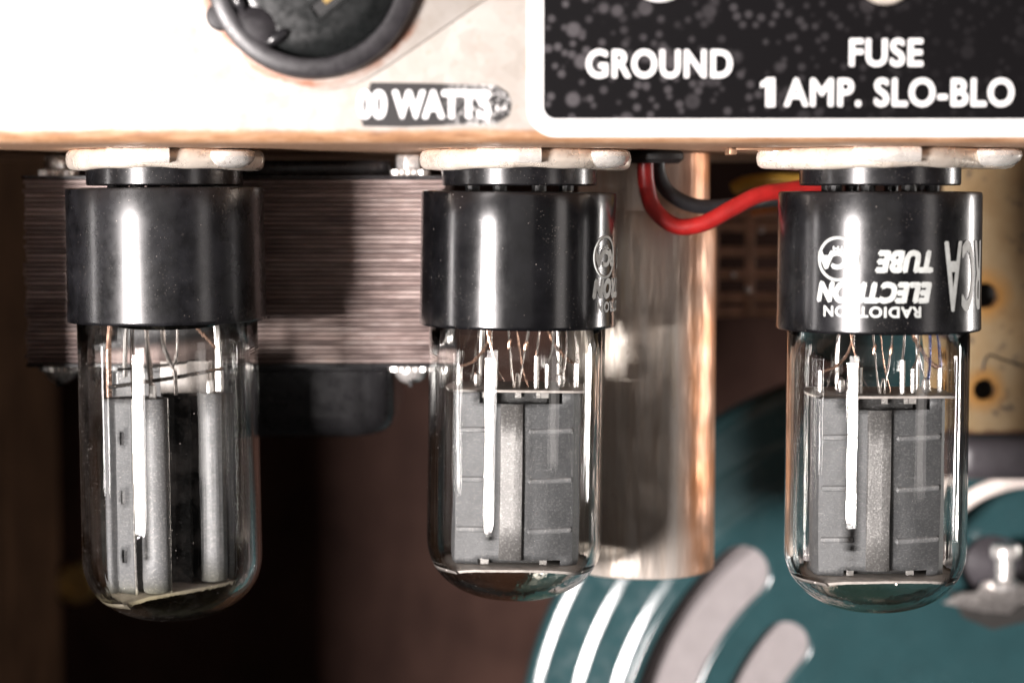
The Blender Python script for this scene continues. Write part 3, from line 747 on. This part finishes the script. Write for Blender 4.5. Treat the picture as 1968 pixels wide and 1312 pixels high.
def rectifier(x, y, label, base_mat, lean):
    t = thing('vacuum_tube', label, 'vacuum tube', (x, y, 0), GRP, (0, lean, 0))
    tube_base(0.09, -2.14, base_mat, t)
    mb = MB()
    for z0_, z1_ in ((-1.05, -.72), (-1.62, -1.42), (-1.95, -1.76)):
        pass
    for k in range(8):
        d = 2 * PI * (k + .5) / 8
        m2 = MB(); m2.tube([(0.85 * math.sin(d), -0.85 * math.cos(d), 0.06), (0.85 * math.sin(d), -0.85 * math.cos(d), 0.12)], 0.10, 10)
        m2.build('pin', M['pin'], t)
    envelope(1.505, -1.7, -6.08, 1.13, 0.14, M['glass_dusty'], t)
    g = bpy.data.objects.new('electrode_assembly', None); link(g, t); g.empty_display_size = .2
    zt, zb = -3.42, -6.72
    s = 1 / 114.3
    def loc(u, dy): return ((u - 331) * s, dy)   # photo column near the tube bottom -> local x
    for i, (du, dy) in enumerate(((0, 0), (95, 0.90))):
        px = du * s
        cx_ = loc(308, 0)[0] + px; rx = loc(222, 0)[0] + px; y0 = -0.40 + dy
        mat = M['anode'] if i == 0 else M['anode_dark']  # second wing is darkened in colour for the shade it stands in
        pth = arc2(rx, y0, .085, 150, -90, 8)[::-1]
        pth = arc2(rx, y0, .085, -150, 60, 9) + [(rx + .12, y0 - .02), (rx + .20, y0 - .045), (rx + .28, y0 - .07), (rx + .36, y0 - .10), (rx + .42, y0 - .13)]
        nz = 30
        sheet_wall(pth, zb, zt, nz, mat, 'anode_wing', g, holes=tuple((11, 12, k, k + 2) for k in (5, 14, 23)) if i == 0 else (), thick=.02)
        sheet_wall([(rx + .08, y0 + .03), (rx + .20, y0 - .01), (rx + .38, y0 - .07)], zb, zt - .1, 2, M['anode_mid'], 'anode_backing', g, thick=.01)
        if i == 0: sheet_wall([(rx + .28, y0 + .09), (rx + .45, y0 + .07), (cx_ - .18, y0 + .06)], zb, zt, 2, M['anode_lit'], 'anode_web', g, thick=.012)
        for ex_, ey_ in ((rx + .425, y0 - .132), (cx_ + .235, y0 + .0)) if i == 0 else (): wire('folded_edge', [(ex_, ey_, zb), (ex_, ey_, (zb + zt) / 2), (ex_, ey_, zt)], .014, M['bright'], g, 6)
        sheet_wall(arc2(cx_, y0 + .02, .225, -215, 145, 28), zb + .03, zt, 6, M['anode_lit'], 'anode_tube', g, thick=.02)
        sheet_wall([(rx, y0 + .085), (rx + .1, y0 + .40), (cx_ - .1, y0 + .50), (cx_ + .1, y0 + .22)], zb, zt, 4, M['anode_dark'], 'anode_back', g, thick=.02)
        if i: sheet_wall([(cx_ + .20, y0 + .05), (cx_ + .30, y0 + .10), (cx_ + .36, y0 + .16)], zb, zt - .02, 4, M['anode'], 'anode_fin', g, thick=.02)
        # filament tab rising out of the anode tube
        a = Vector((cx_ - .02, y0, zt - .1))
        mb = MB(); mb.box(cx_ - .07, cx_ + .05, y0 - .03, y0 + .03, zt - .25, zt + .22); mb.build('filament_tab', M['bright'], g, bevel=.01)
        wire('filament_wire', [(cx_ - .04, y0, zt + .2), (cx_ - .06 + .05 * i, y0, zt + .5), (cx_ - .10 + .12 * i, y0, zt + (.95 if i == 0 else .55))], .03, M['wire'], g)
    # mica: a plate turned so that its near corner is at the left
    ol = [(-.64, -1.02), (1.10, .55), (.86, .98), (.3, 1.05), (-1.05, .40), (-1.22, .0), (-1.12, -.35)]
    mb = MB(); mb.prism(ol, zb - .075, zb - .005); mb.build('mica_spacer', M['mica'], g, bevel=.012)
    # upper frame: rods, cross wire, forked leads, getter plate
    for u, dy, z0_, z1_, r_, mt in ((211, -.1, -1.9, zt, .055, 'copper'), (419, .35, -1.9, zt + .05, .05, 'bright'), (234, .35, -1.9, zt + .3, .035, 'bright'), (243, .5, -1.9, zt, .02, 'wire')):  # copper colour of the first rod stands for an orange reflection
        xx = (u - 327) * s
        wire('support_rod', [(xx, dy, z1_), (xx, dy, (z0_ + z1_) / 2), (xx, dy, z0_)], r_, M[mt], g, 10)
    zc = lambda v: (HZ - v) / FPX * 35
    X = lambda u: (u - 328) * s
    wire('cross_wire', [(X(225), -.6, zc(737)), (X(345), -.1, zc(724)), (X(427), .3, zc(712))], .034, M['wire'], g)
    wire('cross_wire', [(X(222), .3, zc(712)), (X(300), .5, zc(708)), (X(378), .7, zc(699))], .025, M['wire'], g)
    for pts, r_, mt in (([(318, 630), (319, 655), (322, 675), (336, 700), (343, 722), (343, 758)], .034, 'wire'),
                        ([(351, 630), (350, 655), (347, 682), (339, 702)], .03, 'wire'),
                        ([(285, 630), (288, 660), (296, 700), (300, 745)], .03, 'wire'),
                        ([(355, 633), (375, 648), (398, 662), (424, 675)], .02, 'copper'),
                        ([(333, 633), (334, 645)], .014, 'wire')):
        wire('lead_wire', bez([(X(u), -.15, zc(v)) for u, v in pts], 6), r_, M[mt], g, 8)
    mb = MB(); mb.box(X(300), X(424), .62, .66, zc(768), zc(700)); mb.build('getter_plate', M['mica'], g, bevel=.012)
    mb = MB(); mb.lathe([(1.28, -1.6), (1.25, -2.15), (1.12, -2.30), (.5, -2.33), (.2, -2.36), (0, -2.36)], 64); mb.build('stem_press', M['glass'], g)
    return t

socket(-5.82, 0, 2, 1.22, 1.28, False, 'aged nickel tube socket with one rivet, above the plain unmarked tube base at left')
socket(0.122, 0, 6, 1.43, 1.30, False, 'aged nickel tube socket above the middle tube, a bright gap under it')
socket(5.99, -1, 3, 1.76, 1.64, True, 'aged nickel tube socket with rivets at both ends, above the fully lettered tube')
rectifier(-5.82, 0, 'leftmost vacuum tube with plain black base and grey tubular plates in dusty glass', M['base'][0], R(-0.55))
beam_tube(0.122, 0, 'middle vacuum tube in front of the metal can, its lettering turned to the right edge', M['base'][1], 82.6, R(0.75), 0)
beam_tube(5.99, -1, 'rightmost vacuum tube with white upside-down lettering across its black base', M['base'][2], -9.5, R(0.1), 2)

# ------------------------------------------------------------------ transformer behind the left tube
TY = 2.25
a, b_ = P(45, 345, TY), P(852, 698, TY)
tr = thing('output_transformer', 'transformer of stacked brown steel laminations with black end bells behind the left tube', 'transformer', (0, 0, 0))
NL = 40; pitch = (a.z - b_.z) / NL
lam_meshes = []
for k in range(5):
    mb = MB(); n = 14
    xs = [a.x + (b_.x - a.x) * i / n for i in range(n + 1)]
    vs = []; hz = pitch * 0.36
    for i, x in enumerate(xs):
        j = random.uniform(-.012, .012)
        vs += [(x, TY + j, -hz), (x, TY + j, hz), (x, TY + 4.5, hz), (x, TY + 4.5, -hz)]
    fs = []
    for i in range(n):
        for q in range(4): fs.append((i * 4 + q, (i + 1) * 4 + q, (i + 1) * 4 + (q + 1) % 4, i * 4 + (q + 1) % 4))
    fs += [(0, 1, 2, 3), (n * 4, n * 4 + 3, n * 4 + 2, n * 4 + 1)]
    mb.add(vs, fs); o = mb.build('lamination', M['lam']); lam_meshes.append(o.data); C.objects.unlink(o); bpy.data.objects.remove(o)
for k in range(NL):
    o = bpy.data.objects.new('lamination', lam_meshes[random.randrange(5)]); link(o, tr)
    o.location = (random.uniform(-.03, .03), random.uniform(-.02, .03), b_.z + pitch * (k + .5))
mb = MB(); mb.prism(rrect(a.x - .05, b_.x + .05, TY - .03, TY + 4.6, .1), a.z + .01, a.z + .07); mb.build('end_plate', M['bell'], tr, bevel=.015)
mb = MB(); mb.prism(rrect(a.x - .02, b_.x + .02, TY - .03, TY + 4.6, .1), b_.z - .07, b_.z - .005); mb.build('end_plate', M['bell'], tr, bevel=.015)
# lower end bell: drawn can with soft corners
p0, p1 = P(165, 706, TY + .6), P(757, 843, TY + .6)
mb = MB(); rings = []
for ins, z in ((-.10, p0.z + .03), (-.10, p0.z - .03), (0.0, p0.z - .07), (0, p1.z + .45), (.06, p1.z + .22), (.2, p1.z + .07), (.42, p1.z), (1.2, p1.z - .01)):
    rings.append([(x, y, z) for x, y in rrect(p0.x + ins, p1.x - ins, TY + .5 + ins, TY + 4.2 - ins, .45)])
n = len(rings[0]); vs = [p for r_ in rings for p in r_]
fs = [(i * n + k, i * n + (k + 1) % n, (i + 1) * n + (k + 1) % n, (i + 1) * n + k) for i in range(len(rings) - 1) for k in range(n)] + [tuple(range((len(rings) - 1) * n, len(rings) * n))]
mb.add(vs, fs, True); mb.build('end_bell', M['bell'], tr, sharp=50)
mb = MB(); mb.prism(rrect(p0.x, p1.x, TY + .5, TY + 4.2, .45), a.z + .07, a.z + .36); mb.build('end_bell', M['bell'], tr, bevel=.06)
def star_washer(cx_, cy_, z, r_, parent):
    mb = MB(); n = 36; ol = []
    for k in range(n):
        rr = r_ * (1.0 if k % 2 else .84); ol.append((cx_ + rr * math.cos(2 * PI * k / n), cy_ + rr * math.sin(2 * PI * k / n)))
    mb.prism(ol, z - .045, z + .045); return mb.build('star_washer', M['bright'], parent)
for u in (118, 790):
    c = P(u, 705, TY + .45); z = b_.z - .07
    mb = MB(); bolt = None
    mb.lathe([(0.02, z - .08), (.30, z - .09), (.30, z - .13), (.27, z - .20), (.20, z - .28), (.10, z - .33), (0, z - .34)], 28, (c.x, TY + .45, 0))
    bolt = mb.build('bolt_head', M['bright'], tr); star_washer(c.x, TY + .45, z - .045, .40, bolt)
    mb = MB(); mb.box(c.x - .03, c.x + .03, TY + .1, TY + .8, z - .36, z - .25); mb.build('screw_slot', M['grommet'], bolt)
    mb = MB(); hx = [(c.x + .26 * math.cos(R(60 * k + 12)), TY + .45 + .26 * math.sin(R(60 * k + 12))) for k in range(6)]
    mb.prism(hx, a.z + .17, a.z + .44); nut = mb.build('hex_nut', M['bright'], tr, bevel=.03); star_washer(c.x, TY + .45, a.z + .12, .36, nut)

# ------------------------------------------------------------------ capacitor can behind the middle tube
CY = 2.95
ct, cb = P(1237, 404, CY), P(1233, 1090, CY)
capn = thing('capacitor_can', 'tall tarnished metal capacitor can behind the middle tube', 'capacitor', (ct.x, CY, 0.6))
rc = 139 * (35 + CY) / FPX
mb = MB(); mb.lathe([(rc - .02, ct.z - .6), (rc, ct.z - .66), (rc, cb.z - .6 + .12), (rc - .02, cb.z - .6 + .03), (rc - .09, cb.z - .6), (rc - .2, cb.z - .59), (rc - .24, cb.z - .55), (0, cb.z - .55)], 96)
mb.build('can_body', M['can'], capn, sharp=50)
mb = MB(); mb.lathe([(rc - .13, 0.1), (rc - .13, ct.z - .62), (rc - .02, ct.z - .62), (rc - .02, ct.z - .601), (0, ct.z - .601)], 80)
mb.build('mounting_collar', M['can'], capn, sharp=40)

# ------------------------------------------------------------------ wires above the can
def cable(name, label, pts, r, mat, cat='wire'):
    mb = MB(); mb.tube(bez(pts, 12), r, 14); o = mb.build(name, mat); return tag(o, label, cat)
cable('red_wire', 'red insulated wire looping down past the metal can to the right tube', [P(1240, 300, .9), P(1242, 350, .95), P(1256, 400, 1.0), P(1298, 434, 1.02), P(1350, 430, 1.0), P(1408, 400, 1.05), P(1458, 375, 1.15), P(1510, 366, 1.3), P(1580, 355, 1.6)], .145, M['red'])
cable('black_wire', 'black insulated wire curving behind the red wire', [P(1264, 295, 1.15), P(1266, 335, 1.2), P(1288, 372, 1.3), P(1338, 396, 1.4), P(1410, 394, 1.7), P(1470, 385, 2.2), P(1560, 378, 2.8)], .13, M['blackwire'])
cable('yellow_wire', 'short yellow wire beside the right tube socket', [P(1412, 362, 5.0), P(1440, 350, 4.8), P(1500, 347, 4.6), P(1600, 352, 4.6)], .14, M['yellow'])
cable('orange_wire', 'orange wire under the red wire beside the right tube base', [P(1440, 404, 5.4), P(1480, 396, 5.4), P(1600, 390, 5.4)], .15, M['orange'])
mb = MB(); g_ = P(1258, 308, .95); mb.lathe([(.15, CZ + .05), (.46, CZ - .01), (.50, CZ - .06), (.50, CZ - .15), (.42, CZ - .22), (.3, CZ - .2), (.25, CZ)], 40, (g_.x, .95, 0))
tag(mb.build('grommet', M['grommet']), 'black rubber grommet where the red wire leaves the chassis', 'grommet')
# bent tab on the underside
tb = P(1418, 290, -1.5); mb = MB(); mb.box(tb.x - .12, tb.x + .9, -1.6, -.9, CZ - .05, CZ - .004); mb.box(tb.x - .15, tb.x - .02, -1.6, -.9, CZ - .12, CZ - .004)
tag(mb.build('metal_tab', M['screw'], bevel=.02), 'small bent metal tab on the chassis underside left of the right socket', 'metal tab')

# ------------------------------------------------------------------ stained board at the right
BY = 5.5
q0, q1 = P(1815, 320, BY), P(2150, 832, BY)
h1, h2 = P(1891, 567, BY), P(1890, 748, BY)
BOARD_Z0 = q1.z
HOLES = [(h1.x, h1.z, .25), (h2.x, h2.z, .21)]
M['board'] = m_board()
def circ(x, y, r, n=28): return [(x + r * math.cos(-2 * PI * k / n), y + r * math.sin(-2 * PI * k / n)) for k in range(n)]
vs, fs = plate_with_holes([[(q0.x, q1.z), (q1.x, q1.z), (q1.x, q0.z + .6), (q0.x, q0.z + .6)]] + [circ(*h) for h in HOLES], .05, .012)
mb = MB(); mb.add([(v.x, -v.z, v.y) for v in vs], fs); bo = mb.build('stained_board', M['board']); bo.location = (0, BY, 0)
tag(bo, 'yellowed stained board with two dark holes behind the right tube', 'board')
mb = MB(); mb.box(q0.x + .1, q1.x - .1, .5, .6, q1.z + .1, q0.z + .5); mb.build('hole_shade', M['tagboard'], bo)  # added dark sheet, gives the shade behind the holes
mb = MB(); sc_ = [P(1888, 712, BY - .08), P(1893, 692, BY - .08), P(1903, 682, BY - .08), P(1925, 690, BY - .08), P(1950, 698, BY - .08), P(1968, 704, BY - .08)]
mb.tube(bez(sc_, 6), .022, 6); tag(mb.build('thin_wire', M['blackwire']), 'thin dark wire lying on the yellowed board', 'wire')

# ------------------------------------------------------------------ grille between can and right tube
GY = 7.4
gr = thing('vent_grille', 'brown metal grille with square openings between the can and the right tube', 'grille', P(1440, 520, GY))
gl = gr.location
for v in (412, 436, 484, 527, 572, 600):
    p, q = P(1340, v - 10, GY) - gl, P(1580, v + 10, GY) - gl
    mb = MB(); mb.box(p.x, q.x, -.08, .08, q.z, p.z); mb.build('bar', M['grille'], gr, bevel=.04)
for u in (1370, 1440, 1512):
    p, q = P(u - 9, 412, GY) - gl, P(u + 9, 606, GY) - gl
    mb = MB(); mb.box(p.x, q.x, -.13, -.085, q.z, p.z); mb.build('upright', M['grille'], gr, bevel=.02)
for u, v, in ((1410, 528), (1437, 557), (1464, 442)):
    p = P(u, v, GY - .2) - gl; mb = MB(); mb.lathe([(.07, 0), (.06, -.05), (.03, -.08), (0, -.085)], 16, (p.x, p.y + .05, p.z), axis='y'); mb.build('rivet', M['bright'], gr)

# ------------------------------------------------------------------ loudspeaker
SY = 8.3
sc0 = P(1780, 1480, SY); KS = (35 + SY) / FPX
sp = thing('loudspeaker', 'teal enamelled loudspeaker basket with curved ridges and slots behind the tubes', 'loudspeaker', sc0)
mb = MB(); r_ = lambda px: px * KS
mb.lathe([(r_(800), .9), (r_(800), .28), (r_(796), .16), (r_(790), .10), (r_(786), .08), (r_(773), .03), (r_(768), .02), (r_(714), .015), (r_(709), .0), (r_(696), -.055), (r_(690), -.068), (r_(643), -.075), (r_(638), -.09), (r_(625), -.145), (r_(619), -.16), (r_(604), -.16)], 200, axis='y')
mb.build('basket_rim', M['teal'], sp, sharp=60)
def arc_slot(r0, r1, a0, a1, n=40):
    rm, h = (r0 + r1) / 2, (r1 - r0) / 2; out = []
    A = [R(a0 + (a1 - a0) * k / n) for k in range(n + 1)]
    out += [(r1 * math.cos(t), r1 * math.sin(t)) for t in A]
    e = A[-1]; out += [(rm * math.cos(e) + h * math.cos(e + PI * k / 10), rm * math.sin(e) + h * math.sin(e + PI * k / 10)) for k in range(1, 10)]
    out += [(r0 * math.cos(t), r0 * math.sin(t)) for t in reversed(A)]
    e = A[0]; out += [(rm * math.cos(e) + h * math.cos(e + PI + PI * k / 10), rm * math.sin(e) + h * math.sin(e + PI + PI * k / 10)) for k in range(1, 10)]
    return out
slots = [arc_slot(r_(478), r_(596), 133, 220), arc_slot(r_(325), r_(428), 138, 215), arc_slot(r_(358), r_(488), 20, 74)]
vs, fs = plate_with_holes([[(r_(607) * math.cos(2 * PI * k / 160), r_(607) * math.sin(2 * PI * k / 160)) for k in range(160)]] + slots, .05, .06)
mb = MB(); mb.add([(v.x, -v.z - .09, v.y) for v in vs], fs, True); mb.build('basket_web', M['teal'], sp, sharp=60)
mb = MB(); mb.lathe([(r_(640), .60), (r_(600), .30), (r_(575), .22), (r_(570), .55), (r_(556), .55), (r_(552), .20), (r_(440), .12), (r_(300), .08), (0, .05)], 120, axis='y')
mb.build('cone', M['cone'], sp, sharp=30)
mb = MB(); mb.lathe([(r_(130), -.05), (r_(130), -1.6), (r_(118), -1.75), (0, -1.75)], 80, axis='y'); mb.build('magnet', M['bell'], sp)
lo = sc0
def L(u, v, y): return P(u, v, SY + y) - lo
for u, v in ((1712, 1250), (1768, 1296)):  # added domes, put in to give small glints on the basket
    p = L(u, v, -.55); mb = MB(); mb.lathe([(.13, .05), (.11, -.02), (.05, -.05), (0, -.055)], 20, (p.x, p.y + .46, p.z), axis='y'); mb.build('rivet', M['teal'], sp)
mb = MB(); an = arc_slot(r_(345), r_(500), 15, 80); n = len(an)
mb.add([(x, .06, z) for x, z in an], [tuple(range(n))]); mb.build('slot_shade', M['greycover'], sp, solid=.04)  # added dark sheet for the shade inside the right-hand slot
# terminal tag with lug
p, q = L(1828, 1140, -.9), L(2050, 1212, -.9)
mb = MB(); ol = [(p.x, p.z), (p.x + .3, q.z + .25), (p.x + .9, q.z), (p.x + 1.3, q.z + .1), (q.x, q.z + .35), (q.x, p.z)]
n = len(ol); mb.add([(x, -.75, z) for x, z in ol] + [(x, -.60, z) for x, z in ol], [tuple(range(n)), tuple(range(2 * n - 1, n - 1, -1))] + [(i, (i + 1) % n, n + (i + 1) % n, n + i) for i in range(n)])
mb.build('terminal_board', M['tagboard'], sp)
ol = [L(u, v, -.95) for u, v in ((1812, 1160), (1850, 1140), (1880, 1138), (1892, 1118), (1975, 1120), (2060, 1125), (2060, 1165), (1965, 1160), (1940, 1180), (1890, 1176), (1850, 1168))]
mb = MB(); n = len(ol); mb.add([(c.x, -.90, c.z) for c in ol] + [(c.x, -.80, c.z) for c in ol], [tuple(range(n)), tuple(range(2 * n - 1, n - 1, -1))] + [(i, (i + 1) % n, n + (i + 1) % n, n + i) for i in range(n)])
mb.build('solder_lug', M['getter'], sp, bevel=.02)
p, q = L(1934, 1132, -1.1), L(1934, 1048, -1.1)
mb = MB(); mb.lathe([(.30, p.z), (.32, p.z + .12), (.19, p.z + .22), (.19, q.z - .3), (.29, q.z - .24), (.30, q.z - .08), (.26, q.z), (0, q.z + .02)], 24, (p.x, -1.0, 0)); mb.build('terminal_post', M['bright'], sp)
cable('speaker_lead', 'thick white lead arching across the loudspeaker at the right edge', [P(1780, 1060, 7.5), P(1815, 1005, 7.3), P(1858, 962, 7.2), P(1908, 936, 7.1), P(1968, 922, 7.1), P(2060, 922, 7.1)], .165, M['white_lead'], 'lead')
p, q = P(1846, 842, 6.3), P(2150, 925, 6.3)
mb = MB(); mb.box(p.x, q.x, 6.3, 7.9, q.z, p.z)
tag(mb.build('grey_cover', M['greycover'], bevel=.3, seg=5), 'dark grey rounded cover below the yellowed board', 'cover')

# ------------------------------------------------------------------ cabinet behind everything
cabn = thing('speaker_cabinet', 'dark brown wooden amplifier cabinet behind the tubes', 'cabinet', (0, 18, -12))
def part_box(name, x0, x1, y0, y1, z0, z1, mat, bevel=.05):
    mb = MB(); mb.box(x0, x1, y0 - 18, y1 - 18, z0 + 12, z1 + 12); return mb.build(name, mat, cabn, bevel=bevel)
part_box('baffle_board', -24, 24, 18, 19.5, -24, 14, M['baffle'])
part_box('side_panel', -13.2, -11.6, -0.2, 17.98, -24, 14, M['panel'])
part_box('shadow_block', -11.59, -9.4, -1.2, -0.25, -4.4, 0.60, M['panel'])  # added out of view to shade the transformer's left end
p = P(145, 1122, 17.6); mb = MB()
mb.lathe([(.52, .4), (.52, .1), (.46, 0), (.26, 0), (.22, .1), (0, .1)], 32, (p.x, p.y - 18, p.z + 12), axis='y'); mb.build('bolt', M['brass'], cabn)

# light refracted through the glass envelopes onto what is inside and behind them
for o in bpy.data.objects:
    if o.type == 'LIGHT': o.data.cycles.is_caustics_light = True
    elif o.type == 'MESH':
        if o.name.startswith('glass_envelope'): o.cycles.is_caustics_caster = True
        else: o.cycles.is_caustics_receiver = True
